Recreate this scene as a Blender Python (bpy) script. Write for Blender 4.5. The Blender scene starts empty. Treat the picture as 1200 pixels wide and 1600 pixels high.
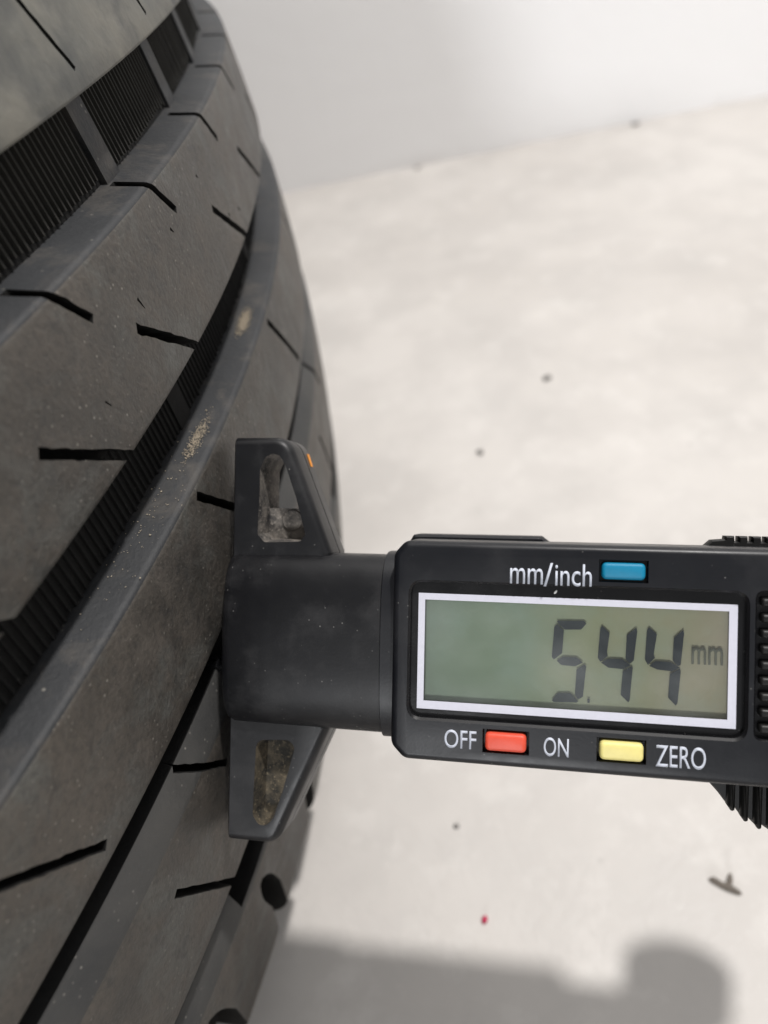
import bpy, bmesh, math, random
import numpy as np
from mathutils import Matrix, Vector, noise

random.seed(7)
rng = np.random.default_rng(7)
scene = bpy.context.scene
COL = scene.collection
MM = 0.001

# ------------------------------------------------------------------ camera
CAM_H = 0.178                       # lens height above the floor
cam_data = bpy.data.cameras.new("camera")
cam = bpy.data.objects.new("camera", cam_data)
COL.objects.link(cam)
cam_data.sensor_fit = 'VERTICAL'
cam_data.sensor_height = 36.0
cam_data.sensor_width = 27.0
cam_data.lens = 27.9
cam_data.clip_start = 0.005
cam_data.clip_end = 50.0
cam_data.dof.use_dof = True
cam_data.dof.focus_distance = 0.097
cam_data.dof.aperture_fstop = 18.0
CAM_ROT = Matrix(((0.98017656, 0.19812600, 0.0),
                  (-0.13210021, 0.65353122, -0.74528282),
                  (-0.14765991, 0.73050875, 0.66674847)))
cam.matrix_world = Matrix.Translation((0, 0, CAM_H)) @ CAM_ROT.to_4x4()
scene.camera = cam

# ------------------------------------------------------------------ light
world = bpy.data.worlds.new("World")
scene.world = world
world.use_nodes = True
bg = world.node_tree.nodes["Background"]
bg.inputs["Color"].default_value = (0.985, 0.985, 0.985, 1)
bg.inputs["Strength"].default_value = 0.36


def area_lamp(name, loc, target, size, power, color):
    ld = bpy.data.lights.new(name, 'AREA')
    ld.shape = 'DISK'
    ld.size = size
    ld.energy = power
    ld.color = color
    o = bpy.data.objects.new(name, ld)
    COL.objects.link(o)
    o.location = loc
    o.rotation_euler = (Vector(target) - Vector(loc)).to_track_quat('-Z', 'Y').to_euler()
    return o


area_lamp("ceiling_lamp", (0.375, 0.225, 1.2), (0.0, 0.10, 0.0), 0.068, 14.4, (1.0, 0.972, 0.945))
area_lamp("window_light", (-0.74, -2.0, 0.62), (0.1, 0.4, 0.05), 0.35, 21.0, (0.97, 0.98, 1.0))

scene.view_settings.view_transform = 'Standard'
scene.view_settings.look = 'None'
scene.view_settings.exposure = 0.0
scene.view_settings.gamma = 1.0
scene.view_settings.use_curve_mapping = False
scene.render.engine = 'CYCLES'


# ------------------------------------------------------------------ helpers
def tag(o, label=None, category=None, group=None, kind=None):
    if label: o["label"] = label
    if category: o["category"] = category
    if group: o["group"] = group
    if kind: o["kind"] = kind
    return o


def link(name, me, mats, parent=None):
    o = bpy.data.objects.new(name, me)
    COL.objects.link(o)
    if mats is not None:
        if not isinstance(mats, (list, tuple)):
            mats = [mats]
        if len(me.materials) != len(mats):
            me.materials.clear()           # (clearing also resets the face slots)
            for m in mats:
                me.materials.append(m)
        else:
            for i, m in enumerate(mats):
                me.materials[i] = m
    if parent is not None:
        o.parent = parent
    return o


def from_data(name, v, f, midx=None, smooth=None):
    me = bpy.data.meshes.new(name)
    me.from_pydata([tuple(p) for p in v], [], [tuple(q) for q in f])
    if midx is not None:
        me.polygons.foreach_set("material_index", np.asarray(midx, dtype=np.int32))
    me.update()
    if smooth is not None:
        shade(me, smooth)
    return me


def shade(me, angle):
    me.polygons.foreach_set("use_smooth", [True] * len(me.polygons))
    me.set_sharp_from_angle(angle=math.radians(angle))


def fix_normals(me):
    bm = bmesh.new()
    bm.from_mesh(me)
    bmesh.ops.recalc_face_normals(bm, faces=bm.faces)
    bm.to_mesh(me)
    bm.free()
    me.update()


def boolean(me, cutter, op='DIFFERENCE'):
    a = bpy.data.objects.new("tmp_a", me)
    b = bpy.data.objects.new("tmp_b", cutter)
    COL.objects.link(a)
    COL.objects.link(b)
    md = a.modifiers.new("b", 'BOOLEAN')
    md.operation = op
    md.solver = 'EXACT'
    md.object = b
    dg = bpy.context.evaluated_depsgraph_get()
    out = bpy.data.meshes.new_from_object(a.evaluated_get(dg))
    bpy.data.objects.remove(a)
    bpy.data.objects.remove(b)
    return out


def round_poly(pts, r, n=5):
    """round the corners of a 2-D polygon; r one radius or one per corner"""
    out = []
    N = len(pts)
    for i in range(N):
        p = np.array(pts[i], float)
        a = np.array(pts[i - 1], float) - p
        b = np.array(pts[(i + 1) % N], float) - p
        la, lb = np.linalg.norm(a), np.linalg.norm(b)
        ri = r[i] if isinstance(r, (list, tuple)) else r
        if ri <= 0:
            out.append(tuple(p)); continue
        a /= la; b /= lb
        ang = math.acos(max(-1, min(1, a @ b)))
        d = min(ri / math.tan(ang / 2), 0.48 * la, 0.48 * lb)
        p0, p1 = p + a * d, p + b * d
        for k in range(n + 1):
            t = k / n
            q = (1 - t) ** 2 * p0 + 2 * t * (1 - t) * p + t * t * p1
            out.append(tuple(q))
    return out


def inset(pts, d):
    """move a polygon's edges inwards by d (counter-clockwise order)"""
    P = np.array(pts, float)
    N = len(P)
    out = []
    for i in range(N):
        e0 = P[i] - P[i - 1]
        e1 = P[(i + 1) % N] - P[i]
        e0 /= np.linalg.norm(e0) + 1e-12
        e1 /= np.linalg.norm(e1) + 1e-12
        n0 = np.array([-e0[1], e0[0]])
        n1 = np.array([-e1[1], e1[0]])
        m = n0 + n1
        m /= max(np.linalg.norm(m), 1e-9)
        k = d / max(m @ n0, 0.35)
        out.append(P[i] + m * k)
    return out


def ccw(pts):
    a = sum(pts[i - 1][0] * pts[i][1] - pts[i][0] * pts[i - 1][1] for i in range(len(pts)))
    return list(pts) if a > 0 else list(pts)[::-1]


def loft(name, pts, levels, smooth=35, scale=MM, shift=None):
    """stack insets of one outline: levels = [(z, inset), ...]; closed at both ends"""
    pts = ccw(pts)
    N = len(pts)
    v, f = [], []
    for li, (z, d) in enumerate(levels):
        ring = inset(pts, d) if abs(d) > 1e-9 else [np.array(p) for p in pts]
        for p in ring:
            q = [p[0], p[1], z]
            if shift: q = shift(q)
            v.append([c * scale for c in q])
    for li in range(len(levels) - 1):
        for i in range(N):
            j = (i + 1) % N
            f.append((li * N + i, li * N + j, (li + 1) * N + j, (li + 1) * N + i))
    f.append(tuple(range(N))[::-1])
    f.append(tuple((len(levels) - 1) * N + i for i in range(N)))
    me = from_data(name, v, f)
    fix_normals(me)
    shade(me, smooth)
    return me


def edge_levels(z0, z1, r, n=3, both=True):
    """levels for a slab from z0 to z1 with rounded rims"""
    L = []
    if both:
        for k in range(n + 1):
            t = k / n * math.pi / 2
            L.append((z0 + r * (1 - math.sin(t)), r * (1 - math.cos(t))))
        L = [(z0 + r * (1 - math.sin(k / n * math.pi / 2)), r * (1 - math.cos(k / n * math.pi / 2))) for k in range(n, -1, -1)]
    else:
        L.append((z0, 0))
    for k in range(n + 1):
        t = k / n * math.pi / 2
        L.append((z1 - r * (1 - math.sin(t)), r * (1 - math.cos(t))))
    return L


def rect(s0, t0, s1, t1):
    return [(s0, t0), (s1, t0), (s1, t1), (s0, t1)]


# ------------------------------------------------------------------ materials
class NT:
    def __init__(self, name):
        self.m = bpy.data.materials.new(name)
        self.m.use_nodes = True
        self.t = self.m.node_tree
        self.n = self.t.nodes
        self.b = self.n["Principled BSDF"]
        self.tc = self.n.new("ShaderNodeTexCoord")

    def link(self, a, b):
        self.t.links.new(a, b)

    def noise(self, scale, detail=6, rough=0.6, vec=None, dist=0.0):
        n = self.n.new("ShaderNodeTexNoise")
        n.inputs["Scale"].default_value = scale
        n.inputs["Detail"].default_value = detail
        n.inputs["Roughness"].default_value = rough
        n.inputs["Distortion"].default_value = dist
        self.link(vec or self.tc.outputs["Object"], n.inputs["Vector"])
        return n.outputs["Fac"]

    def voronoi(self, scale, out="Distance", vec=None):
        n = self.n.new("ShaderNodeTexVoronoi")
        n.inputs["Scale"].default_value = scale
        self.link(vec or self.tc.outputs["Object"], n.inputs["Vector"])
        return n.outputs[out]

    def ramp(self, fac, stops):
        n = self.n.new("ShaderNodeValToRGB")
        e = n.color_ramp.elements
        while len(e) < len(stops):
            e.new(0.5)
        for i, (p, c) in enumerate(stops):
            e[i].position = p
            e[i].color = (c, c, c, 1) if isinstance(c, (int, float)) else (*c, 1)
        self.link(fac, n.inputs["Fac"])
        return n.outputs["Color"]

    def mix(self, fac, a, b, mode='MIX'):
        n = self.n.new("ShaderNodeMix")
        n.data_type = 'RGBA'
        n.blend_type = mode
        for s, val in ((n.inputs[0], fac), (n.inputs[6], a), (n.inputs[7], b)):
            if hasattr(val, "is_linked"):
                self.link(val, s)
            else:
                s.default_value = val if isinstance(val, (int, float)) else (*val, 1)
        return n.outputs[2]

    def math(self, op, a, b):
        n = self.n.new("ShaderNodeMath")
        n.operation = op
        for s, val in ((n.inputs[0], a), (n.inputs[1], b)):
            if hasattr(val, "is_linked"):
                self.link(val, s)
            else:
                s.default_value = val
        return n.outputs[0]

    def bump(self, h, dist, strength=1.0, chain=None):
        n = self.n.new("ShaderNodeBump")
        n.inputs["Distance"].default_value = dist
        n.inputs["Strength"].default_value = strength
        self.link(h, n.inputs["Height"])
        if chain: self.link(chain, n.inputs["Normal"])
        return n.outputs["Normal"]

    def bevel(self, r, samples=4):
        n = self.n.new("ShaderNodeBevel")
        n.samples = samples
        n.inputs["Radius"].default_value = r
        return n.outputs["Normal"]

    def set(self, **k):
        for key, val in k.items():
            s = self.b.inputs[key.replace("_", " ")]
            if hasattr(val, "is_linked"):
                self.link(val, s)
            elif isinstance(val, (tuple, list)):
                s.default_value = (*val, 1) if len(val) == 3 else val
            else:
                s.default_value = val
        return self.m


def mat_tread():
    t = NT("worn_tread_rubber")
    big = t.noise(27, 7, 0.66, dist=0.4)
    mid = t.noise(170, 6, 0.65)
    fine = t.noise(1500, 4, 0.6)
    c = t.mix(t.ramp(big, [(0.30, 0.0), (0.72, 1.0)]), (0.024, 0.0235, 0.022), (0.080, 0.068, 0.055))
    c = t.mix(t.ramp(mid, [(0.42, 0.0), (0.70, 0.6)]), c, (0.098, 0.084, 0.071))
    c = t.mix(t.ramp(t.noise(95, 5, 0.7, dist=0.6), [(0.50, 0.0), (0.66, 0.7)]), c, (0.078, 0.080, 0.074))
    c = t.mix(t.ramp(t.noise(240, 4, 0.7), [(0.58, 0.0), (0.70, 0.75)]), c, (0.026, 0.025, 0.024))
    c = t.mix(t.ramp(fine, [(0.30, 0.45), (0.55, 0.0)]), c, (0.017, 0.017, 0.017))
    vd = t.voronoi(900)
    gate = t.ramp(t.noise(75, 5, 0.65), [(0.40, 0.0), (0.62, 1.0)])
    speck = t.math('MULTIPLY', t.ramp(vd, [(0.0, 1.0), (0.17, 0.0)]), gate)
    c = t.mix(t.math('MULTIPLY', speck, 0.75), c, (0.34, 0.32, 0.28))
    nb = t.bump(fine, 0.00016, 0.8)
    nb = t.bump(mid, 0.0006, 0.55, nb)
    return t.set(Base_Color=c, Roughness=t.ramp(mid, [(0.3, 0.46), (0.7, 0.72)]), Normal=nb,
                 Specular_IOR_Level=0.55)


def mat_wall_rubber():
    t = NT("unworn_groove_rubber")
    big = t.noise(60, 6, 0.6)
    fine = t.noise(1300, 3, 0.6)
    c = t.mix(t.ramp(big, [(0.35, 0.0), (0.7, 1.0)]), (0.010, 0.0112, 0.0132), (0.024, 0.0255, 0.028))
    c = t.mix(t.ramp(t.noise(105, 6, 0.7, dist=0.5), [(0.50, 0.0), (0.72, 0.6)]), c, (0.085, 0.074, 0.062))
    vd = t.voronoi(560)
    gate = t.ramp(t.noise(90, 3, 0.6), [(0.5, 0.0), (0.66, 1.0)])
    speck = t.math('MULTIPLY', t.ramp(vd, [(0.0, 1.0), (0.15, 0.0)]), gate)
    c = t.mix(t.math('MULTIPLY', speck, 0.7), c, (0.30, 0.28, 0.24))
    return t.set(Base_Color=c, Roughness=0.62, Normal=t.bump(fine, 0.00012, 0.6), Specular_IOR_Level=0.45)


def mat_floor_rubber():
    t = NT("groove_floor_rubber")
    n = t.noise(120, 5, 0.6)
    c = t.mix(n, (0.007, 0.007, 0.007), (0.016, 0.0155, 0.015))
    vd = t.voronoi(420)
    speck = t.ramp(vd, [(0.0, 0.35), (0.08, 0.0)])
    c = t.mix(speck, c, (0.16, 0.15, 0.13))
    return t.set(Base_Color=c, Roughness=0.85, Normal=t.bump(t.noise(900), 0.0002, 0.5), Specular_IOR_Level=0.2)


def mat_plastic(name, col, rough, dust=0.5, grain=2600, dustscale=90):
    t = NT(name)
    n = t.noise(dustscale, 6, 0.65)
    f = t.noise(grain, 3, 0.6)
    c = t.mix(t.ramp(n, [(0.52, 0.0), (0.80, 0.30 * dust)]), col, (0.085, 0.083, 0.084))
    vd = t.voronoi(900)
    gate = t.ramp(t.noise(130, 3, 0.6), [(0.48, 0.0), (0.64, 1.0)])
    speck = t.math('MULTIPLY', t.ramp(vd, [(0.0, 1.0), (0.11, 0.0)]), gate)
    c = t.mix(t.math('MULTIPLY', speck, 0.8 * dust), c, (0.36, 0.35, 0.33))
    return t.set(Base_Color=c, Roughness=t.ramp(n, [(0.3, rough - 0.06), (0.7, rough + 0.1)]),
                 Normal=t.bump(f, 0.00003, 0.25), Specular_IOR_Level=0.34)


def mat_dusty(name, base, dustcol, lo, hi):
    t = NT(name)
    n = t.noise(330, 7, 0.7)
    f = t.noise(2400, 3, 0.6)
    mixf = t.ramp(n, [(lo, 0.0), (hi, 1.0)])
    c = t.mix(mixf, base, dustcol)
    c = t.mix(t.ramp(f, [(0.56, 0.0), (0.68, 0.6)]), c, tuple(min(1, 1.7 * k) for k in dustcol))
    return t.set(Base_Color=c, Roughness=0.85, Normal=t.bump(f, 0.00014, 0.7))


def mat_plain(name, col, rough, spec=0.5, bump=0.0):
    t = NT(name)
    f = t.noise(1400, 4, 0.6)
    c = t.mix(t.ramp(f, [(0.35, 0.0), (0.75, 0.22)]), col, tuple(0.72 * k for k in col))
    if bump:
        t.set(Normal=t.bump(f, bump, 0.5))
    return t.set(Base_Color=c, Roughness=rough, Specular_IOR_Level=spec)


def mat_lcd():
    t = NT("lcd_backing")
    sx = t.n.new("ShaderNodeSeparateXYZ")
    t.link(t.tc.outputs["Object"], sx.inputs[0])
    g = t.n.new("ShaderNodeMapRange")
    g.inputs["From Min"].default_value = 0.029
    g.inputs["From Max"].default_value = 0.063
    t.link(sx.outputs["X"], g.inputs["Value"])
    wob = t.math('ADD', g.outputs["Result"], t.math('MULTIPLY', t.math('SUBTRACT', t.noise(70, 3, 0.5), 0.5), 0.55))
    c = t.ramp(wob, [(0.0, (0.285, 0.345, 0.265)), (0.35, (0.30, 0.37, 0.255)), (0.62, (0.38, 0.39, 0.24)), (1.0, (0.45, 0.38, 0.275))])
    cloud = t.ramp(t.noise(160, 5, 0.6), [(0.45, 0.0), (0.72, 0.22)])
    c = t.mix(cloud, c, (0.42, 0.55, 0.50))
    return t.set(Base_Color=c, Roughness=0.6, Specular_IOR_Level=0.3)


def mat_glass():
    m = bpy.data.materials.new("display_glass")
    m.use_nodes = True
    nt = m.node_tree
    nt.nodes.clear()
    out = nt.nodes.new("ShaderNodeOutputMaterial")
    mixn = nt.nodes.new("ShaderNodeMixShader")
    tr = nt.nodes.new("ShaderNodeBsdfTransparent")
    tr.inputs["Color"].default_value = (0.97, 0.985, 0.975, 1)
    gl = nt.nodes.new("ShaderNodeBsdfGlossy")
    tc = nt.nodes.new("ShaderNodeTexCoord")
    nz = nt.nodes.new("ShaderNodeTexNoise")
    nz.inputs["Scale"].default_value = 140
    nt.links.new(tc.outputs["Object"], nz.inputs["Vector"])
    mr = nt.nodes.new("ShaderNodeMapRange")
    mr.inputs["From Min"].default_value = 0.35
    mr.inputs["From Max"].default_value = 0.75
    mr.inputs["To Min"].default_value = 0.12
    mr.inputs["To Max"].default_value = 0.38
    nt.links.new(nz.outputs["Fac"], mr.inputs["Value"])
    nt.links.new(mr.outputs["Result"], gl.inputs["Roughness"])
    fr = nt.nodes.new("ShaderNodeFresnel")
    fr.inputs["IOR"].default_value = 1.45
    nt.links.new(fr.outputs[0], mixn.inputs[0])
    nt.links.new(tr.outputs[0], mixn.inputs[1])
    nt.links.new(gl.outputs[0], mixn.inputs[2])
    df = nt.nodes.new("ShaderNodeBsdfDiffuse")
    df.inputs["Color"].default_value = (0.75, 0.8, 0.8, 1)
    nz2 = nt.nodes.new("ShaderNodeTexNoise")
    nz2.inputs["Scale"].default_value = 75
    nz2.inputs["Detail"].default_value = 7
    nz2.inputs["Distortion"].default_value = 1.2
    nt.links.new(tc.outputs["Object"], nz2.inputs["Vector"])
    mr2 = nt.nodes.new("ShaderNodeMapRange")
    mr2.inputs["From Min"].default_value = 0.42
    mr2.inputs["From Max"].default_value = 0.72
    mr2.inputs["To Min"].default_value = 0.01
    mr2.inputs["To Max"].default_value = 0.05
    nt.links.new(nz2.outputs["Fac"], mr2.inputs["Value"])
    mix2 = nt.nodes.new("ShaderNodeMixShader")
    nt.links.new(mr2.outputs["Result"], mix2.inputs[0])
    nt.links.new(mixn.outputs[0], mix2.inputs[1])
    nt.links.new(df.outputs[0], mix2.inputs[2])
    nt.links.new(mix2.outputs[0], out.inputs["Surface"])
    return m


def mat_floor():
    t = NT("pale_smooth_concrete")
    big = t.noise(5.5, 5, 0.55)
    mid = t.noise(26, 7, 0.62)
    fine = t.noise(420, 5, 0.6)
    c = t.mix(t.ramp(big, [(0.33, 0.0), (0.68, 1.0)]), (0.480, 0.453, 0.426), (0.600, 0.574, 0.546))
    c = t.mix(t.ramp(mid, [(0.36, 0.50), (0.58, 0.0)]), c, (0.425, 0.405, 0.385))
    c = t.mix(t.ramp(t.noise(60, 6, 0.65), [(0.52, 0.0), (0.72, 0.5)]), c, (0.64, 0.615, 0.585))
    vd = t.voronoi(85)
    gate = t.ramp(t.noise(30, 2, 0.5), [(0.50, 0.0), (0.60, 1.0)])
    pit = t.math('MULTIPLY', t.ramp(vd, [(0.0, 1.0), (0.085, 0.0)]), gate)
    c = t.mix(t.math('MULTIPLY', pit, 0.55), c, (0.24, 0.225, 0.21))
    nb = t.bump(fine, 0.0003, 0.35)
    nb = t.bump(mid, 0.002, 0.25, nb)
    return t.set(Base_Color=c, Roughness=t.ramp(mid, [(0.3, 0.42), (0.7, 0.62)]), Normal=nb, Specular_IOR_Level=0.35)


def mat_wallpaint():
    t = NT("white_wall_paint")
    big = t.noise(4, 4, 0.5)
    c = t.mix(big, (0.88, 0.872, 0.875), (0.93, 0.93, 0.935))
    sx = t.n.new("ShaderNodeSeparateXYZ")
    t.link(t.tc.outputs["Object"], sx.inputs[0])
    smear = t.math('MULTIPLY', t.ramp(sx.outputs["Z"], [(0.0, 1.0), (0.012, 0.0)]),
                   t.ramp(t.noise(22, 5, 0.6), [(0.42, 0.0), (0.66, 0.32)]))
    c = t.mix(smear, c, (0.46, 0.40, 0.35))
    return t.set(Base_Color=c, Roughness=0.6, Normal=t.bump(t.noise(90, 5, 0.6), 0.0012, 0.3))


M_TREAD = mat_tread()
M_WALLR = mat_wall_rubber()


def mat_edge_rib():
    t = NT("dusty_lit_edge_rubber")
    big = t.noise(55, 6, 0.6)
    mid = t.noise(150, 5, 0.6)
    c = t.mix(t.ramp(big, [(0.32, 0.0), (0.68, 1.0)]), (0.075, 0.080, 0.078), (0.175, 0.166, 0.140))  # dust mottling, paled further to paint in the light this rib catches
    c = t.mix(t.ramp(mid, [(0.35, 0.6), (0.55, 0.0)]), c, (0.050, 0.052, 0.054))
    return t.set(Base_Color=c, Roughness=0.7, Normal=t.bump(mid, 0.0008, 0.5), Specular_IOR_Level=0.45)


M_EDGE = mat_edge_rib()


def mat_chamfer():
    t = NT("cool_chamfer_rubber")
    big = t.noise(45, 6, 0.65, dist=0.4)
    fine = t.noise(1500, 4, 0.6)
    c = t.mix(t.ramp(big, [(0.32, 0.0), (0.70, 1.0)]), (0.022, 0.0235, 0.025), (0.056, 0.054, 0.051))
    vd = t.voronoi(800)
    gate = t.ramp(t.noise(75, 5, 0.65), [(0.42, 0.0), (0.62, 1.0)])
    speck = t.math('MULTIPLY', t.ramp(vd, [(0.0, 1.0), (0.17, 0.0)]), gate)
    c = t.mix(t.math('MULTIPLY', speck, 0.7), c, (0.32, 0.30, 0.27))
    return t.set(Base_Color=c, Roughness=0.62, Normal=t.bump(fine, 0.00014, 0.7), Specular_IOR_Level=0.5)


M_CHAMFER = mat_chamfer()
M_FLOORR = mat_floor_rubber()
M_RIDGE = mat_plain("dusty_ridge_rubber", (0.026, 0.025, 0.022), 0.8, 0.25)
M_BLACK = mat_plastic("black_plastic", (0.0060, 0.0066, 0.0090), 0.36, 0.5)
M_NECK = mat_plastic("scuffed_black_plastic", (0.0055, 0.0056, 0.0068), 0.40, 0.8, dustscale=150)
M_RIBBED = mat_plastic("grimy_black_plastic", (0.009, 0.0088, 0.0085), 0.42, 1.0, dustscale=260)
M_RECESS = mat_plastic("glossy_black_plastic", (0.006, 0.006, 0.007), 0.22, 0.35)
M_DUST = mat_dusty("dust_caked_plastic", (0.022, 0.021, 0.022), (0.20, 0.178, 0.155), 0.38, 0.64)
M_BROWN = mat_dusty("grimy_pocket_plastic", (0.020, 0.018, 0.014), (0.125, 0.100, 0.065), 0.42, 0.70)
M_FRAME = mat_plain("white_frame_print", (0.62, 0.62, 0.70), 0.5)
M_INK = mat_plain("white_lettering_ink", (0.55, 0.58, 0.66), 0.6)
M_LCD = mat_lcd()
M_SEG = mat_plain("lcd_segment", (0.012, 0.020, 0.030), 0.6, 0.2)
M_SEGPALE = mat_plain("lcd_faint_segment", (0.16, 0.16, 0.125), 0.6, 0.2)
M_GLASS = mat_glass()
M_BLUE = mat_plain("blue_button_plastic", (0.002, 0.20, 0.35), 0.5, 0.4, 0.00006)
M_RED = mat_plain("red_button_plastic", (0.72, 0.085, 0.045), 0.45, 0.4, 0.00006)
M_YELLOW = mat_plain("yellow_button_plastic", (0.80, 0.70, 0.26), 0.45, 0.4, 0.00006)
M_ORANGE = mat_plain("orange_paint", (0.75, 0.27, 0.02), 0.5)
M_FLOOR = mat_floor()
M_WALL = mat_wallpaint()
M_SAND = mat_plain("tan_sand", (0.35, 0.30, 0.23), 0.9)
M_GRIT = mat_plain("dark_grit", (0.18, 0.17, 0.16), 0.9, 0.3, 0.0003)
M_LEAF = mat_plain("dry_brown_leaf", (0.15, 0.13, 0.11), 0.85, 0.3, 0.0002)
M_CRUMB = mat_plain("crimson_crumb", (0.42, 0.02, 0.07), 0.7)
M_LINT = mat_plain("white_lint", (0.80, 0.80, 0.78), 0.9)

# ------------------------------------------------------------------ setting
floor_me = from_data("floor", [(-1.6, -1.2, 0), (1.9, -1.2, 0), (1.9, 0.62, 0), (-1.6, 0.62, 0)], [(0, 1, 2, 3)])
floor = tag(link("floor", floor_me, M_FLOOR), "pale smooth concrete floor with faint stains", kind="structure")

bm = bmesh.new()
bmesh.ops.create_cube(bm, size=1.0)
bmesh.ops.scale(bm, vec=(3.5, 0.10, 1.4), verts=bm.verts)
bmesh.ops.translate(bm, vec=(0.15, 0.05, 0.70), verts=bm.verts)
wall_me = bpy.data.meshes.new("wall")
bm.to_mesh(wall_me); bm.free()
wall = tag(link("wall", wall_me, M_WALL), "white painted wall meeting the floor behind", kind="structure")
wall.location = (0, 0.5145, -0.004)

# ------------------------------------------------------------------ tyre
TX, TY = -0.32766829, 0.17561784          # where its axis stands on the floor


def crown(a):                              # worn tread radius (mm) at depth a (mm below the lens)
    r = 320.0 - 1.3397e-3 * (a - 89.8) ** 2
    if a > 149:
        u = min((a - 149) / 13.0, 1.0)
        r -= 10.0 * (1 - math.sqrt(max(0.0, 1 - u * u)))
    if a < 6:
        u = min((6 - a) / 17.0, 1.0)
        r -= 10.0 * (1 - math.sqrt(max(0.0, 1 - u * u)))
    return r


def tp(th, a, r):                          # degrees, mm, mm -> tyre space (origin on the floor under the axis)
    t = math.radians(th)
    return (r * MM * math.cos(t), r * MM * math.sin(t), CAM_H - a * MM)


tyre = bpy.data.objects.new("car_tyre", None)
COL.objects.link(tyre)
tyre.location = (TX, TY, 0)
tag(tyre, "worn black car tyre lying on its side on the pale floor", "tyre")
GD = 5.4                                   # groove depth


def ring(name, prof, mats, slots, nseg=720, smooth=32):
    n = len(prof)
    v, f, mi = [], [], []
    for k in range(nseg):
        th = 360.0 * k / nseg
        for (a, r) in prof:
            v.append(tp(th, a, r))
    for k in range(nseg):
        k2 = (k + 1) % nseg
        for i in range(n):
            j = (i + 1) % n
            f.append((k * n + i, k * n + j, k2 * n + j, k2 * n + i))
            mi.append(slots[i])
    me = from_data(name, v, f, mi)
    fix_normals(me)
    shade(me, smooth)
    return me


def rib_profile(a0, a1, w0=0.9, w1=0.9, er=0.55, base=GD + 0.7, step=2.4, cham=None):
    """closed cross-section of one rib, (a, r) plus a material slot per edge"""
    P, S = [], []
    if cham:                               # wide chamfer on the upper side
        cw, cd = cham
        P.append((a0 - cw - 0.3, crown(a0) - base)); S.append(2)
        P.append((a0 - cw, crown(a0) - cd - .15)); S.append(3)
        P.append((a0 - cw + .2, crown(a0) - cd)); S.append(3)
        P.append((a0 - .5, crown(a0) - .16)); S.append(3)
        P.append((a0 + er, crown(a0 + er))); S.append(0)
    else:
        P.append((a0 - w0, crown(a0) - base)); S.append(1)
    for k in range(0 if not cham else 4, 4):
        t = k / 3 * math.pi / 2
        P.append((a0 + er * (1 - math.cos(t)), crown(a0 + er) - er * (1 - math.sin(t))))
        S.append(1 if k < 2 else 0)
    m = max(2, int((a1 - a0 - 2 * er) / step))
    for k in range(1, m):
        a = a0 + er + (a1 - a0 - 2 * er) * k / m
        P.append((a, crown(a))); S.append(0)
    for k in range(4):
        t = (3 - k) / 3 * math.pi / 2
        P.append((a1 - er * (1 - math.cos(t)), crown(a1 - er) - er * (1 - math.sin(t))))
        S.append(0 if k < 2 else 1)
    P.append((a1 + w1, crown(a1) - base)); S.append(1)
    return P, S


def cutter_mesh(list_of_cuts):
    """prisms that cut sipes: each (polyline [(th, a)], width mm, depth mm, taper end flag)"""
    V, F = [], []
    for (poly, wid, dep, jag, ends, *vee) in list_of_cuts:
        vee = vee[0] if vee else 1.0
        # resample the polyline about every 0.9 mm
        pts = []
        for i in range(len(poly) - 1):
            (t0, a0), (t1, a1) = poly[i], poly[i + 1]
            L = math.hypot(math.radians(t1 - t0) * 318, a1 - a0)
            m = max(1, int(L / 0.9))
            for k in range(m):
                pts.append((t0 + (t1 - t0) * k / m, a0 + (a1 - a0) * k / m))
        pts.append(poly[-1])
        N = len(pts)
        left, right, lob, rob = [], [], [], []
        for i, (th, a) in enumerate(pts):
            p0 = pts[max(0, i - 1)]; p1 = pts[min(N - 1, i + 1)]
            dx = math.radians(p1[0] - p0[0]) * 318; dy = p1[1] - p0[1]
            L = math.hypot(dx, dy); nx, ny = -dy / L, dx / L
            wl = float(np.interp(i / (N - 1), np.linspace(0, 1, len(wid)), wid)) if isinstance(wid, tuple) else wid
            if ends and i == 0: wl *= 0.55
            jl = rng.normal(0, jag); jr = rng.normal(0, jag)
            def off(d):
                return (th + math.degrees((nx * d) / 318), a + ny * d)
            left.append(off(wl / 2 + jl)); right.append(off(-wl / 2 + jr))
            lob.append(off(vee * wl / 2 + jl)); rob.append(off(-vee * wl / 2 + jr))
        b = len(V)
        for (th, a) in left: V.append(tp(th, a, crown(a) + 3.0))
        for (th, a) in right: V.append(tp(th, a, crown(a) + 3.0))
        for (th, a) in lob: V.append(tp(th, a, crown(a) - dep))
        for (th, a) in rob: V.append(tp(th, a, crown(a) - dep))
        for i in range(N - 1):
            F.append((b + i, b + i + 1, b + N + i + 1, b + N + i))
            F.append((b + 2 * N + i, b + 3 * N + i, b + 3 * N + i + 1, b + 2 * N + i + 1))
            F.append((b + i, b + 2 * N + i, b + 2 * N + i + 1, b + i + 1))
            F.append((b + N + i, b + N + i + 1, b + 3 * N + i + 1, b + 3 * N + i))
        F.append((b, b + N, b + 3 * N, b + 2 * N))
        F.append((b + N - 1, b + 3 * N - 1, b + 4 * N - 1, b + 2 * N - 1))
    me = from_data("cut", V, F, [2] * len(F))
    fix_normals(me)
    for m in (M_TREAD, M_WALLR, M_FLOORR, M_CHAMFER):
        me.materials.append(m)
    return me


def spread(start, pitch, lo=-78, hi=52):
    out = []
    t = start
    while t > lo: t -= pitch
    while t < hi:
        t += pitch
        out.append(t)
    return out


def jit(s): return random.uniform(-s, s)


EDGE = dict(A=(-9.0, 19.9), B=(31.4, 50.9), C=(61.4, 80.9), D=(89.9, 114.2), E=(122.8, 160.0))
cuts = {k: [] for k in EDGE}
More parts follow.
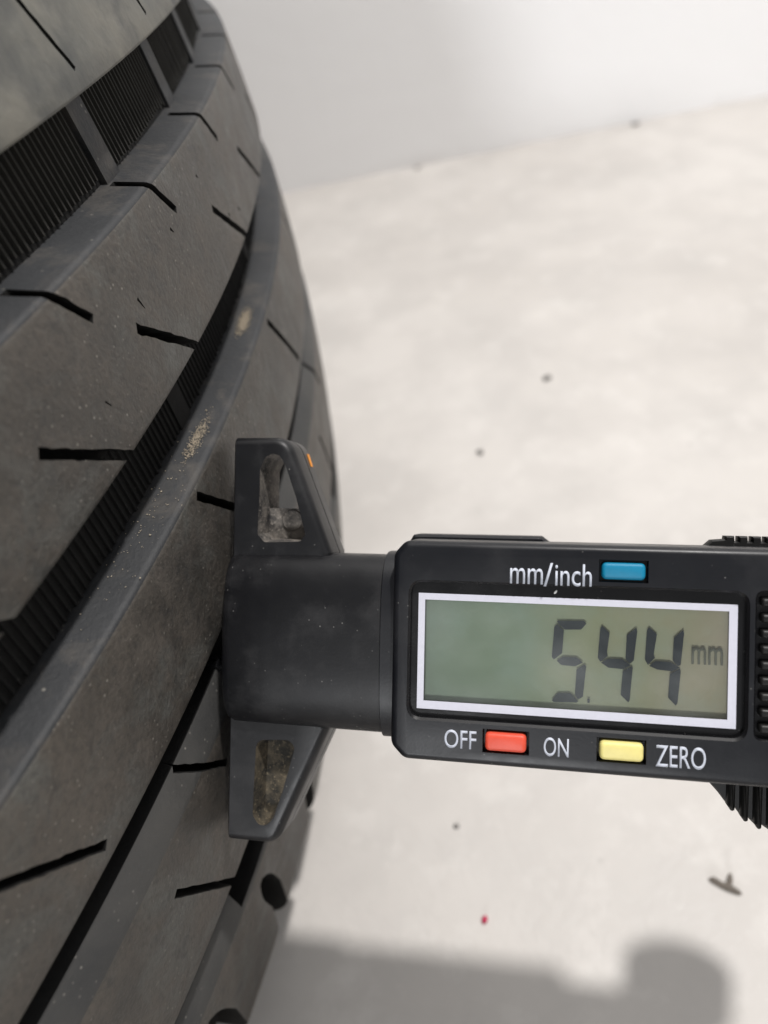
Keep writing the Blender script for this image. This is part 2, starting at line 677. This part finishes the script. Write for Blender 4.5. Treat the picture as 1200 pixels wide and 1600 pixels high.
# near rib: oblique sipes
for t in [-14.5] + [u for u in spread(-14.5, 5.1) if abs(u + 14.5) > 1]:
    cuts['A'].append(([(t, 9.0), (t + 0.75, 17.6)], 2.0, 0.35, 0.05, True, 0.3))
# second rib: short bent sipes from its upper wall, straight ones into its lower edge
UP = [-18.4, -13.3, -8.2, -3.0]
for t in UP + [u for u in spread(-18.4, 5.05) if u < -20 or u > 0]:
    cuts['B'].append(([(t - 0.75, 26.5), (t + 0.05, 31.2), (t + 0.85, 36.6)], 1.05, 4.3, 0.05, False))
LOW = [-25.0, -20.6, -16.45, -10.25, -5.5, 0.8]
for t in LOW + [u for u in spread(0.8, 5.1) if u < -28 or u > 3]:
    cuts['B'].append(([(t, 41.4), (t + 2.45, 52.6)], 1.2, 4.6, 0.05, False))
for (t, a, l) in [(-15.9, 39.2, 1.5), (-18.5, 43.6, .9), (-13.2, 37.3, .8), (-10.4, 36.2, .6), (-8.1, 46.1, .7), (-9.2, 44.6, .6)]:
    cuts['B'].append(([(t, a), (t + 0.10, a + l)], (0.7, 0.15), 0.8, 0.06, True))   # small nicks
# middle ribs
for t in [-26.6, -17.35, -9.4] + [u for u in spread(-9.4, 8.5) if u < -30 or u > -3]:
    cuts['C'].append(([(t, 62.9), (t + 2.3, 78.3)], 1.2, 4.4, 0.04, False))
for t in spread(-21.95, 8.4):
    cuts['D'].append(([(t, 86.0), (t + 1.25, 96.0)], 1.05, 4.5, 0.035, False))
for t in spread(-23.85, 8.4):
    cuts['D'].append(([(t, 97.4), (t + 1.75, 116.5)], 1.15, 4.6, 0.035, False))
# shoulder rib: open lateral grooves
for t in spread(-21.35, 3.72):
    cuts['E'].append(([(t + jit(.1), 127.0), (t + 0.45, 139.0), (t + 0.55, 153.0), (t + 0.5, 166.0)], (1.2, 3.4, 4.5, 4.9, 5.0, 5.0, 5.0, 5.1, 5.2, 5.3, 5.4, 5.6, 5.8, 6.0, 6.3, 6.6, 7.0, 7.4, 7.8, 8.2), 8.5, 0.0, False, 0.62))

for t in spread(-20.0, 8.4):                # groove opens wide between the tie bars
    cuts['E'].append(([(t - 2.45, 119.0), (t + 2.4, 119.0)], 6.6, 7.5, 0.05, False))

for key, (a0, a1) in EDGE.items():
    P, S = rib_profile(a0, a1, er=1.0 if key in 'BC' else 0.5, w1=0.3 if key in 'CD' else 0.9,
                       cham={'D': (4.1, 1.6), 'E': (4.7, 1.1)}.get(key))
    me = ring("tread_rib", P, None, S)
    for m in (M_TREAD, M_WALLR, M_FLOORR, M_CHAMFER):
        me.materials.append(m)
    me = boolean(me, cutter_mesh(cuts[key]))
    me.name = "tread_rib"
    shade(me, 32)
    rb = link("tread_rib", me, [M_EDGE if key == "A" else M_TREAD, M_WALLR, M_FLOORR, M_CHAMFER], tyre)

# carcass: groove floors, both sidewalls, beads and inner liner
prof = []
for a in np.arange(-7, 157.1, 3.0):
    prof.append((a, crown(a) - GD))
side = [(160, 299.8), (164.5, 295.0), (170, 285), (174.6, 272), (177.2, 258), (175, 240), (166, 222), (155, 210), (149, 204),
        (145, 204.5), (146, 211), (156, 224), (165, 241), (167.5, 258), (163, 275), (150, 290), (128, 299), (72, 303)]
prof += side
for (a, r) in side[::-1][1:]:
    prof.append((144.0 - a, r - (6.0 if a > 150 and r > 283 else 0.0)))
me = ring("carcass", prof, None, [0] * len(prof), nseg=360, smooth=40)
link("carcass", me, M_FLOORR, tyre)


def ridge_band(a0, a1, pitch, h, bars, th0=-80, th1=60):
    V, F = [], []
    for th in np.arange(th0, th1, pitch):
        if any(abs(th - b) < w for (b, w) in bars):
            continue
        e0 = a0 + jit(.15); e1 = a1 + jit(.25)
        w = pitch * 0.30
        hh = h * random.uniform(.85, 1.1)
        b = len(V)
        for a in (e0, e1):
            r = crown(a) - GD
            V += [tp(th - w, a, r - .2), tp(th - w * .45, a, r + hh), tp(th + w * .45, a, r + hh), tp(th + w, a, r - .2)]
        F += [(b, b + 4, b + 5, b + 1), (b + 1, b + 5, b + 6, b + 2), (b + 2, b + 6, b + 7, b + 3), (b, b + 1, b + 2, b + 3), (b + 4, b + 7, b + 6, b + 5)]
    return from_data("groove_ridges", V, F)


def wear_bar(th, half, a0, a1, h):
    P = []
    V, F = [], []
    n = 5
    for i in range(n + 1):
        t = th - half + 2 * half * i / n
        for (a, dr) in ((a0, GD + .3), (a0, GD - h), (a1, GD - h), (a1, GD + .3)):
            P.append(tp(t, a, crown(a) - dr))
    for i in range(n):
        for k in range(3):
            F.append((i * 4 + k, i * 4 + k + 1, i * 4 + 5 + k, i * 4 + 4 + k))
    F += [(0, 3, 2, 1), (n * 4, n * 4 + 1, n * 4 + 2, n * 4 + 3)]
    me = from_data("wear_bar", P, F, smooth=30)
    fix_normals(me)
    return me


BARS1 = [(-33.5, .5), (-23.3, .5), (-12.95, .5), (-7.25, .46), (-2.2, .5), (3.2, .6)]
BARS2 = [(-33.0, .5), (-14.95, .45), (-5.6, .45), (4.0, .5)]
tag(link("groove_ridges", ridge_band(20.0, 29.9, 0.215, 0.48, BARS1), M_RIDGE, tyre), kind="stuff")
tag(link("groove_ridges", ridge_band(51.0, 60.4, 0.215, 0.32, BARS2), M_FLOORR, tyre), kind="stuff")
for (th, w) in BARS1:
    link("wear_bar", wear_bar(th, w * .82, 18.4, 31.8, 0.8), M_WALLR, tyre)
for (th, w) in BARS2:
    link("wear_bar", wear_bar(th, w * .82, 49.5, 61.6, 0.35), M_FLOORR, tyre)

# ------------------------------------------------------------------ gauge
gauge = bpy.data.objects.new("tread_depth_gauge", None)
COL.objects.link(gauge)
GXA = Vector((0.95820304, -0.28451233, -0.02999458))
GYA = Vector((0.21606197, 0.65095068, 0.72772277))
GZA = Vector((-0.18752111, -0.70378686, 0.68521522))
gm = Matrix((GXA, GYA, GZA)).transposed().to_4x4()
gauge.matrix_world = Matrix.Translation((-0.02454621, 0.07336283, 0.09679405)) @ gm
tag(gauge, "black digital tread depth gauge reading 5.44 mm pressed against the tyre", "gauge")

# --- base with two wings (mm; x away from the tyre, y across, z towards the viewer)
out = [(0.45, -27.7), (8.6, -27.7), (15.5, -11.9), (15.4, 11.2), (9.3, 26.3), (0.45, 26.3)]
out = round_poly(out, [1.3, 2.6, 0.4, 0.4, 3.0, 1.3], 7)


def base_shift(q):      # its tyre-side face leans back towards the viewer's side
    s, t, z = q
    k = max(0.0, (z + 0.5) / 3.0)
    if s < 2.0:
        s += 1.7 * k * (2.0 - min(s, 2.0)) / 1.55
    return [s, t, z]


lv = [(-5.6, .7), (-5.3, .25), (-4.9, 0), (-2.25, 0), (-2.2, .22), (-1.95, .22), (-1.9, 0), (1.2, 0), (1.7, .10), (2.1, .32), (2.38, .65), (2.5, 1.05)]
base = loft("base", out, lv, 40, shift=base_shift)
for m in (M_NECK, M_DUST, M_BROWN): base.materials.append(m)
slot = [(5.5, 16.9), (5.5, 22.0), (6.2, 23.6), (7.2, 24.15), (8.2, 23.8), (9.0, 22.6), (10.45, 18.6), (10.85, 16.9)]
slot = round_poly(slot, [0.05, .5, .3, .3, .3, .3, .3, .05], 3)
c1 = loft("cut", slot, [(-9, 0), (4, 0)])
step_pts = [(5.5, 18.5), (5.35, 13.4), (6.3, 12.4), (11.2, 12.6), (11.85, 13.5), (10.45, 18.5)]
c2 = loft("cut", round_poly(step_pts, [0, .4, .5, .4, .4, 0], 4), [(-1.2, 0.25), (1.6, 0.1), (2.1, 0.0), (4, -.25)])
pock = [(5.35, -23.9), (6.2, -25.1), (7.3, -25.1), (8.2, -24.0), (9.4, -20.4), (11.0, -14.5), (10.2, -13.6), (5.7, -13.9)]
c3 = loft("cut", round_poly(pock, 1.3, 5), [(-.6, .6), (0.2, .35), (1.2, .15), (2.2, .0), (4, -.2)])
for c, mi in ((c1, 1), (c2, 1), (c3, 2)):
    for m in (M_NECK, M_DUST, M_BROWN): c.materials.append(m)
    c.polygons.foreach_set("material_index", [mi] * len(c.polygons))
    base = boolean(base, c)
shade(base, 40)
base.name = "base"
bo = link("base", base, [M_NECK, M_DUST, M_BROWN], gauge)

# round dimple in the step of the upper wing
bm = bmesh.new()
bmesh.ops.create_cone(bm, cap_ends=True, segments=28, radius1=1.55 * MM, radius2=1.35 * MM, depth=.35 * MM)
bmesh.ops.translate(bm, vec=(9.0 * MM, 15.3 * MM, -1.1 * MM), verts=bm.verts)
me = bpy.data.meshes.new("boss"); bm.to_mesh(me); bm.free(); shade(me, 30)
link("boss", me, M_DUST, bo)

# orange dab of paint on the slanted edge of the upper wing
d = Vector((15.4 - 9.3, 11.2 - 26.3, 0)).normalized(); nrm = Vector((-d.y, d.x, 0))
if nrm.x < 0: nrm = -nrm
bm = bmesh.new()
bmesh.ops.create_cube(bm, size=1)
bmesh.ops.scale(bm, vec=(1.9, .16, .75), verts=bm.verts)
for vtx in bm.verts: vtx.co.z += .18 * (1 if vtx.co.x > 0 else -1)
bmesh.ops.transform(bm, matrix=Matrix((d, nrm, (0, 0, 1))).transposed().to_4x4(), verts=bm.verts)
p = Vector((9.3, 26.3, 0)) + d * 2.9 + nrm * .03 + Vector((0, 0, -4.0))
bmesh.ops.translate(bm, vec=p, verts=bm.verts)
bmesh.ops.scale(bm, vec=(MM,) * 3, verts=bm.verts)
me = bpy.data.meshes.new("paint_mark"); bm.to_mesh(me); bm.free()
tag(link("paint_mark", me, M_ORANGE, bo), "small orange paint mark on the wing edge")

# --- neck: rounded sleeve between base and display
def superring(s, hy, z0, z1, cy, n=72, ex=3.2):
    pts = []
    for k in range(n):
        t = 2 * math.pi * k / n
        cx, sx = math.cos(t), math.sin(t)
        y = cy + hy * math.copysign(abs(cx) ** (2 / ex), cx)
        zc, zh = (z0 + z1) / 2, (z1 - z0) / 2
        z = zc + zh * math.copysign(abs(sx) ** (2 / ex), sx)
        pts.append((s * MM, y * MM, z * MM))
    return pts


V, F = [], []
stations = [(1.2, 9.6, -5.0, 3.2), (1.3, 10.6, -5.8, 4.2), (1.75, 11.2, -6.1, 4.9), (2.6, 11.5, -6.2, 5.3), (8, 11.5, -6.2, 5.5), (16, 11.5, -6.2, 5.7), (26.5, 11.5, -6.2, 5.9)]
n = 72
for (s, hy, z0, z1) in stations:
    V += superring(s, hy, z0, z1, -0.45, n)
for k in range(len(stations) - 1):
    for i in range(n):
        j = (i + 1) % n
        F.append((k * n + i, k * n + j, (k + 1) * n + j, (k + 1) * n + i))
F.append(tuple(range(n))); F.append(tuple((len(stations) - 1) * n + i for i in range(n))[::-1])
me = from_data("neck", V, F); fix_normals(me); shade(me, 35)
nk = link("neck", me, M_NECK, gauge)
# collar step where the neck enters the display housing
V, F = [], []
st2 = [(22.8, 11.75, -6.4, 6.1), (22.9, 11.95, -6.5, 6.3), (25.5, 11.95, -6.5, 6.3)]
for (s, hy, z0, z1) in st2: V += superring(s, hy, z0, z1, -0.4, n)
for k in range(2):
    for i in range(n):
        j = (i + 1) % n
        F.append((k * n + i, k * n + j, (k + 1) * n + j, (k + 1) * n + i))
F.append(tuple(range(n))); F.append(tuple(2 * n + i for i in range(n))[::-1])
me = from_data("collar", V, F); fix_normals(me); shade(me, 35)
link("collar", me, M_BLACK, gauge)

# measuring pin reaching into the groove
bm = bmesh.new()
bmesh.ops.create_cone(bm, cap_ends=True, segments=24, radius1=.75 * MM, radius2=1.0 * MM, depth=7.0 * MM)
bmesh.ops.rotate(bm, cent=(0, 0, 0), matrix=Matrix.Rotation(math.radians(90), 3, 'Y'), verts=bm.verts)
bmesh.ops.translate(bm, vec=(-1.6 * MM, -5.0 * MM, -1.5 * MM), verts=bm.verts)
me = bpy.data.meshes.new("measuring_pin"); bm.to_mesh(me); bm.free(); shade(me, 30)
link("measuring_pin", me, M_RECESS, gauge)

# --- display housing
BZ = 8.0
S1 = 80.0
ho = [(24.65, -11.6), (26.3, -13.3), (S1 - 1.6, -13.45), (S1, -11.8), (S1, 11.8), (S1 - 1.6, 13.3), (26.1, 13.25), (24.65, 11.6)]
ho = round_poly(ho, 1.6, 4)
housing = loft("housing", ho, [(-1.4, .6), (-0.9, .15), (-0.4, 0), (7.0, 0), (7.4, .10), (7.72, .28), (7.92, .52), (8.0, .85)], 40)
for m in (M_BLACK, M_RECESS): housing.materials.append(m)


def cut_housing(h, pts, z0, rim=0.25, slot=1):
    c = loft("cut", pts, [(z0, 0), (BZ - rim, 0), (BZ + .02, -rim), (BZ + 1, -rim)])
    for m in (M_BLACK, M_RECESS): c.materials.append(m)
    c.polygons.foreach_set("material_index", [slot] * len(c.polygons))
    return boolean(h, c)


housing = cut_housing(housing, round_poly(rect(26.9, -8.05, 64.95, 8.3), 1.5, 6), 7.0, .3)
c = loft("cut", rect(28.0, -6.7, 63.7, 6.6), [(5.9, 0), (7.5, 0)])
for m in (M_BLACK, M_RECESS): c.materials.append(m)
c.polygons.foreach_set("material_index", [1] * len(c.polygons))
housing = boolean(housing, c)
housing = cut_housing(housing, round_poly(rect(65.95, -7.9, 74.6, 8.5), .8, 4), 6.9, .2)
BTN = [("blue_button", M_BLUE, (49.15, 9.35, 54.0, 11.3), "blue rubber mm/inch button"),
       ("red_button", M_RED, (36.15, -11.3, 40.95, -9.15), "red on-off button"),
       ("yellow_button", M_YELLOW, (49.25, -11.35, 54.1, -9.2), "yellow zero button")]
for (_, _, (a, b, c_, d_), _) in BTN:
    g = .28
    housing = cut_housing(housing, rect(a - g, b - g, c_ + g, d_ + g), 6.6, .06)
shade(housing, 40)
housing.name = "housing"
hs = link("housing", housing, [M_BLACK, M_RECESS], gauge)

for (nm, m, (a, b, c_, d_), lab) in BTN:
    zt = 8.55 if nm != "blue_button" else 8.25
    me = loft(nm, round_poly(rect(a, b, c_, d_), .62, 5), [(6.7, 0), (zt - .45, 0), (zt - .2, .08), (zt - .06, .22), (zt, .42)], 60)
    tag(link(nm, me, m, hs), lab)

# display: backing, segments, pane, printed frame
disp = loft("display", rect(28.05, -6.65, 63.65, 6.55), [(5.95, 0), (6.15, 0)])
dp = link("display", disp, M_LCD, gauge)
me = loft("display_pane", rect(28.1, -6.6, 63.6, 6.5), [(6.82, 0), (6.98, 0)])
link("display_pane", me, M_GLASS, dp)


def frame_ring(o, i, z0, z1):
    V = []
    O = rect(*o); I = rect(*i)
    for z in (z0, z1):
        V += [(x, y, z) for x, y in O] + [(x, y, z) for x, y in I]
    F = []
    for k in range(4):
        j = (k + 1) % 4
        F += [(8 + k, 8 + j, 12 + j, 12 + k), (k, 4 + k, 4 + j, j), (k, j, 8 + j, 8 + k), (4 + k, 12 + k, 12 + j, 4 + j)]
    me = from_data("display_frame", [tuple(c * MM for c in p) for p in V], F)
    fix_normals(me)
    return me


link("display_frame", frame_ring((27.75, -7.13, 64.15, 6.9), (28.55, -6.16, 63.24, 6.12), 7.0, 7.09), M_FRAME, dp)

D5 = [[[44.2, 4.12], [47.33, 4.25], [47.64, 3.95], [47.03, 3.22], [45.16, 3.13], [44.48, 3.74]], [[44.27, 3.73], [45.06, 3.02], [44.9, 0.33], [43.97, -0.47], [43.71, -0.16], [43.94, 3.39]], [[44.29, -0.6], [45.01, -0.09], [46.57, -0.07], [47.31, -0.65], [46.39, -1.15], [44.82, -1.07]], [[47.56, -0.85], [47.69, -1.12], [47.38, -4.66], [46.87, -5.01], [46.45, -4.51], [46.6, -1.5]], [[43.8, -5.32], [44.46, -4.42], [45.92, -4.32], [46.87, -5.23], [46.67, -5.39], [44.06, -5.51]]]
D4 = [[[49.4, 3.79], [50.29, 2.99], [50.01, 0.6], [50.14, 0.28], [49.27, -0.46], [48.99, 0.01], [49.2, 3.32]], [[53.27, 3.72], [53.38, 3.3], [53.04, -0.09], [52.64, -0.49], [52.12, -0.03], [52.21, 2.82]], [[49.37, -0.54], [50.18, -0.03], [51.71, 0.01], [52.74, -0.63], [51.84, -1.17], [50.2, -1.09]], [[52.84, -0.77], [52.95, -0.94], [52.67, -4.75], [52.51, -5.01], [51.65, -4.18], [51.84, -1.42]]]
D4B = [[[54.68, 3.85], [55.56, 3.09], [55.24, 0.66], [55.4, 0.35], [54.62, -0.53], [54.28, 0.08], [54.45, 3.46]], [[58.47, 3.75], [58.54, 3.33], [58.24, -0.33], [57.89, -0.45], [57.34, 0.14], [57.44, 2.76]], [[54.76, -0.63], [55.45, -0.02], [57.05, -0.04], [58.15, -0.65], [57.27, -1.12], [55.67, -1.0]], [[58.15, -0.75], [58.26, -1.06], [57.96, -4.73], [57.77, -5.05], [56.92, -4.17], [57.07, -1.44]]]
for dig in (D5, D4, D4B):
    for seg in dig:
        link("digit_segment", loft("digit_segment", seg, [(6.45, 0), (6.48, 0)]), M_SEG, dp)
link("decimal_point", loft("decimal_point", rect(47.9, -5.35, 48.17, -4.87), [(6.45, 0), (6.48, 0)]), M_SEG, dp)


def lettering(text, box, z, mat, parent, name="lettering", extrude=.02, bold=0.0):
    cu = bpy.data.curves.new("txt", 'FONT')
    cu.body = text
    cu.resolution_u = 6
    cu.offset = bold
    o = bpy.data.objects.new("txt", cu)
    COL.objects.link(o)
    dg = bpy.context.evaluated_depsgraph_get()
    me = bpy.data.meshes.new_from_object(o.evaluated_get(dg))
    bpy.data.objects.remove(o)
    co = np.array([v.co[:] for v in me.vertices])
    lo, hi = co.min(0), co.max(0)
    s0, t0, s1, t1 = box
    for v in me.vertices:
        v.co = ((s0 + (v.co.x - lo[0]) / (hi[0] - lo[0]) * (s1 - s0)) * MM,
                (t0 + (v.co.y - lo[1]) / (hi[1] - lo[1]) * (t1 - t0)) * MM, z * MM)
    bm = bmesh.new(); bm.from_mesh(me)
    r = bmesh.ops.extrude_face_region(bm, geom=bm.faces[:])
    bmesh.ops.translate(bm, vec=(0, 0, extrude * MM), verts=[g for g in r["geom"] if isinstance(g, bmesh.types.BMVert)])
    bmesh.ops.recalc_face_normals(bm, faces=bm.faces)
    bm.to_mesh(me); bm.free()
    me.name = name
    return link(name, me, mat, parent)


lettering("mm", (38.7, 8.5, 42.5, 10.35), 8.002, M_INK, hs, bold=.004)
lettering("/", (42.6, 8.3, 43.65, 11.05), 8.002, M_INK, hs, bold=.004)
lettering("inch", (43.9, 8.42, 48.05, 11.0), 8.002, M_INK, hs, bold=.004)
lettering("OFF", (31.3, -11.4, 35.1, -9.2), 8.002, M_INK, hs, bold=.004)
lettering("ON", (42.95, -11.5, 45.8, -9.3), 8.002, M_INK, hs, bold=.004)
lettering("ZERO", (55.45, -11.75, 60.85, -9.25), 8.002, M_INK, hs, bold=.004)
lettering("mm", (59.4, -0.15, 62.8, 1.85), 6.46, M_SEGPALE, dp, bold=.01)

# ridges of the battery lid at the right
for k in range(9):
    t = 7.35 - 1.76 * k
    pts = round_poly(rect(66.4, t - .52, 74.1, t + .52), .35, 3)
    link("lid_ridge", loft("lid_ridge", pts, [(6.95, 0), (7.75, 0), (8.0, .12), (8.12, .3)], 50), M_RIBBED, hs)

# raised back cover along the top edge
cov = [(24.9, 9.0), (24.9, 12.4), (25.7, 13.75), (42.4, 13.8), (43.6, 12.9), (44.6, 9.0)]
link("back_cover", loft("back_cover", round_poly(cov, .3, 3), [(-8.0, .5), (-7.5, 0), (-1.6, 0), (-1.2, .3)], 40), M_BLACK, gauge)

# finger grip behind the housing, toothed on both edges
gp = [(61.9, 9.0), (61.9, 13.2), (62.7, 13.95), (64.2, 14.1)]
s = 64.25
while s < 70:
    gp += [(s, 14.5), (s + 1.05, 14.5), (s + 1.1, 13.85), (s + 1.5, 13.85)]
    s += 1.52
gp += [(72.5, 13.4), (75.5, 11.6), (78.0, 8.5), (79.2, 4.0), (79.4, -10.0), (78.0, -14.0)]
bot = [(62.6, -12.5), (62.65, -15.4), (63.9, -16.75)]
s = 65.4
while s < 76:
    y = -21.0 + 0.085 * abs(s - 70.6) ** 2 * (1 if s < 70.6 else .45)
    bot += [(s, y), (s + .32, y + .42)]
    s += 1.52
gp += bot[::-1]
grip = loft("finger_grip", gp, [(-2.2, .25), (-1.9, 0), (-0.4, 0), (0.0, .2)], 30)
go = link("finger_grip", grip, M_RIBBED, gauge)
s = 65.4
while s < 76:
    y = -21.0 + 0.085 * abs(s - 70.6) ** 2 * (1 if s < 70.6 else .45)
    bar = round_poly([(s - .62, y + .75), (s - .1, y + .02), (s + .30, y + .25), (s + .42, -12.0), (s - .62, -12.0)], [.15, .2, .15, .1, .1], 3)
    link("grip_ridge", loft("grip_ridge", bar, [(-0.3, 0), (0.55, 0), (0.95, .12), (1.15, .32)], 50), M_RIBBED, go)
    s += 1.52
rear = round_poly(rect(24.9, -10.5, 69.0, 12.1), 1.5, 4)
link("rear_body", loft("rear_body", rear, [(-9.6, .6), (-9.0, 0), (-1.5, 0), (-1.0, .3)], 40), M_BLACK, gauge)
neckback = round_poly(rect(7.0, -9.5, 27.0, 9.6), 1.2, 4)
link("slide_rail", loft("slide_rail", neckback, [(-12.0, .5), (-11.5, 0), (-5.5, 0), (-5.0, .3)], 40), M_BLACK, gauge)
disc = [(87.0 + 9.2 * math.cos(k / 48 * 2 * math.pi), 3.5 + 9.2 * math.sin(k / 48 * 2 * math.pi)) for k in range(48)]
link("thumb_knob", loft("thumb_knob", disc, [(-17.0, .6), (-16.5, 0), (-9.0, 0), (-8.5, .4)], 40), M_RIBBED, gauge)
stem = round_poly(rect(68.0, -5.0, 91.0, 8.5), .8, 4)
link("stem", loft("stem", stem, [(-8.9, .3), (-8.6, 0), (-1.7, 0), (-1.45, .2)], 40), M_BLACK, gauge)

# ------------------------------------------------------------------ small things
def pebble(name, loc, size, flat, mat, label, cat, group=None, seed=0, rz=0.0, elong=1.0):
    bm = bmesh.new()
    bmesh.ops.create_icosphere(bm, subdivisions=2, radius=1.0)
    for v in bm.verts:
        d = noise.noise(v.co * 1.3 + Vector((seed * 3.1, 0, 0)))
        v.co *= 1 + .45 * d
        v.co.x *= elong
        v.co.z *= flat
    lo = min(v.co.z for v in bm.verts)
    for v in bm.verts: v.co.z -= lo
    bmesh.ops.scale(bm, vec=(size / 2,) * 3, verts=bm.verts)
    me = bpy.data.meshes.new(name); bm.to_mesh(me); bm.free(); shade(me, 60)
    o = link(name, me, mat)
    o.location = loc; o.rotation_euler = (0, 0, rz)
    return tag(o, label, cat, group)


pebble("grit_crumb", (.0727, .2564, 0), .0027, .5, M_GRIT, "dark grit crumb on the floor, farther of the pair above the gauge", "grit", "grit crumbs on the floor", 1, .4, 1.4)
pebble("grit_crumb", (.0376, .2196, 0), .0021, .6, M_GRIT, "dark grit crumb on the floor above the gauge, nearer to the tyre", "grit", "grit crumbs on the floor", 2, 1.9, 1.3)
pebble("grit_crumb", (.2029, .5095, 0), .0034, .5, M_GRIT, "dark crumb at the foot of the white wall, the right-hand one", "grit", "grit crumbs on the floor", 3, .2, 1.7)
pebble("grit_crumb", (.0635, .5098, 0), .0026, .5, M_GRIT, "dark crumb at the foot of the white wall nearer the tyre", "grit", "grit crumbs on the floor", 4, .1, 1.4)
pebble("grit_crumb", (.0020, .0870, 0), .0011, .6, M_GRIT, "tiny dark speck on the floor just below the red button", "grit", "grit crumbs on the floor", 5, .1, 1.2)
pebble("red_crumb", (.0038, .0658, 0), .0013, .7, M_CRUMB, "tiny crimson crumb on the floor above the gauge's shadow", "crumb", None, 6, .6, 1.3)

# folded scrap of dry leaf
V = [(-3.6, 2.4, .3), (-2.2, 2.1, 1.2), (-.6, .5, .9), (1.0, -.6, 1.3), (2.9, -2.7, .4), (1.4, -2.5, .1), (-.9, -.9, .2), (-2.8, .9, .1),
     (.6, .5, 1.0), (1.3, 2.0, 1.9), (2.1, 2.1, 1.5), (1.9, .5, .9)]
F = [(0, 1, 2, 7), (7, 2, 6), (2, 3, 6), (6, 3, 5), (3, 4, 5), (2, 8, 3), (8, 9, 10, 11), (8, 11, 3)]
bm = bmesh.new()
vs = [bm.verts.new(tuple(c * MM for c in p)) for p in V]
for q in F: bm.faces.new([vs[i] for i in q])
bmesh.ops.recalc_face_normals(bm, faces=bm.faces)
bmesh.ops.solidify(bm, geom=bm.faces[:], thickness=.25 * MM)
bmesh.ops.subdivide_edges(bm, edges=bm.edges[:], cuts=1, smooth=.4)
lo = min(v.co.z for v in bm.verts)
for v in bm.verts: v.co.z -= lo
me = bpy.data.meshes.new("leaf_scrap"); bm.to_mesh(me); bm.free()
lf = link("leaf_scrap", me, M_LEAF)
lf.location = (.0545, .0630, 0)
lf.scale = (.82, .82, .82)
tag(lf, "curled dark scrap of dry leaf on the floor below the finger grip", "leaf")

# speck of lint on the dark display rim
bm = bmesh.new()
bmesh.ops.create_icosphere(bm, subdivisions=2, radius=.17 * MM)
for v in bm.verts:
    v.co.y *= 1.5
    v.co.x += v.co.y * .5
me = bpy.data.meshes.new("lint_speck"); bm.to_mesh(me); bm.free(); shade(me, 60)
li = link("lint_speck", me, M_LINT)
li.matrix_world = gauge.matrix_world @ Matrix.Translation((44.0 * MM, 7.6 * MM, 7.12 * MM))
tag(li, "white speck of lint on the dark rim above the display", "lint")

# sand grains stuck to the upper wall of the middle rib
def sand_patch(cl, n, sp_t, sp_d, seed):
    r = np.random.default_rng(seed)
    V, F = [], []
    a0 = 61.4
    for k in range(n):
        th = cl[0] + r.normal(0, sp_t)
        depth = min(max(cl[1] + r.normal(0, sp_d), .15), 4.9)
        a = a0 - .9 * depth / 6.1
        s = abs(r.normal(.045, .04)) + .025
        c = Vector(tp(th, a - s * .3, crown(a0) - depth))
        b = len(V)
        for q in ((1, 0, 0), (-1, 0, 0), (0, 1, 0), (0, -1, 0), (0, 0, 1), (0, 0, -1)):
            V.append(tuple(c + Vector(q) * s * MM * r.uniform(.6, 1.3)))
        for q in ((0, 2, 4), (2, 1, 4), (1, 3, 4), (3, 0, 4), (2, 0, 5), (1, 2, 5), (3, 1, 5), (0, 3, 5)):
            F.append(tuple(b + i for i in q))
    return V, F


for i, (cl, n, st, sd, lab) in enumerate([((-9.9, 3.0), 1100, .36, .45, "tan sand stuck in the tread groove, the upper patch beside the far sipe"),
                                          ((-15.6, 2.6), 700, .42, .42, "thin streak of tan sand in the tread groove left of the gauge wing"),
                                          ((-18.5, 3.2), 110, 1.6, 1.2, "scattered tan sand grains along the groove wall left of the gauge neck")]):
    V, F = sand_patch(cl, n, st, sd, 40 + i)
    o = link("sand_grains", from_data("sand_grains", V, F), M_SAND)
    o.location = (TX, TY, 0)
    tag(o, lab, "sand", None, "stuff")
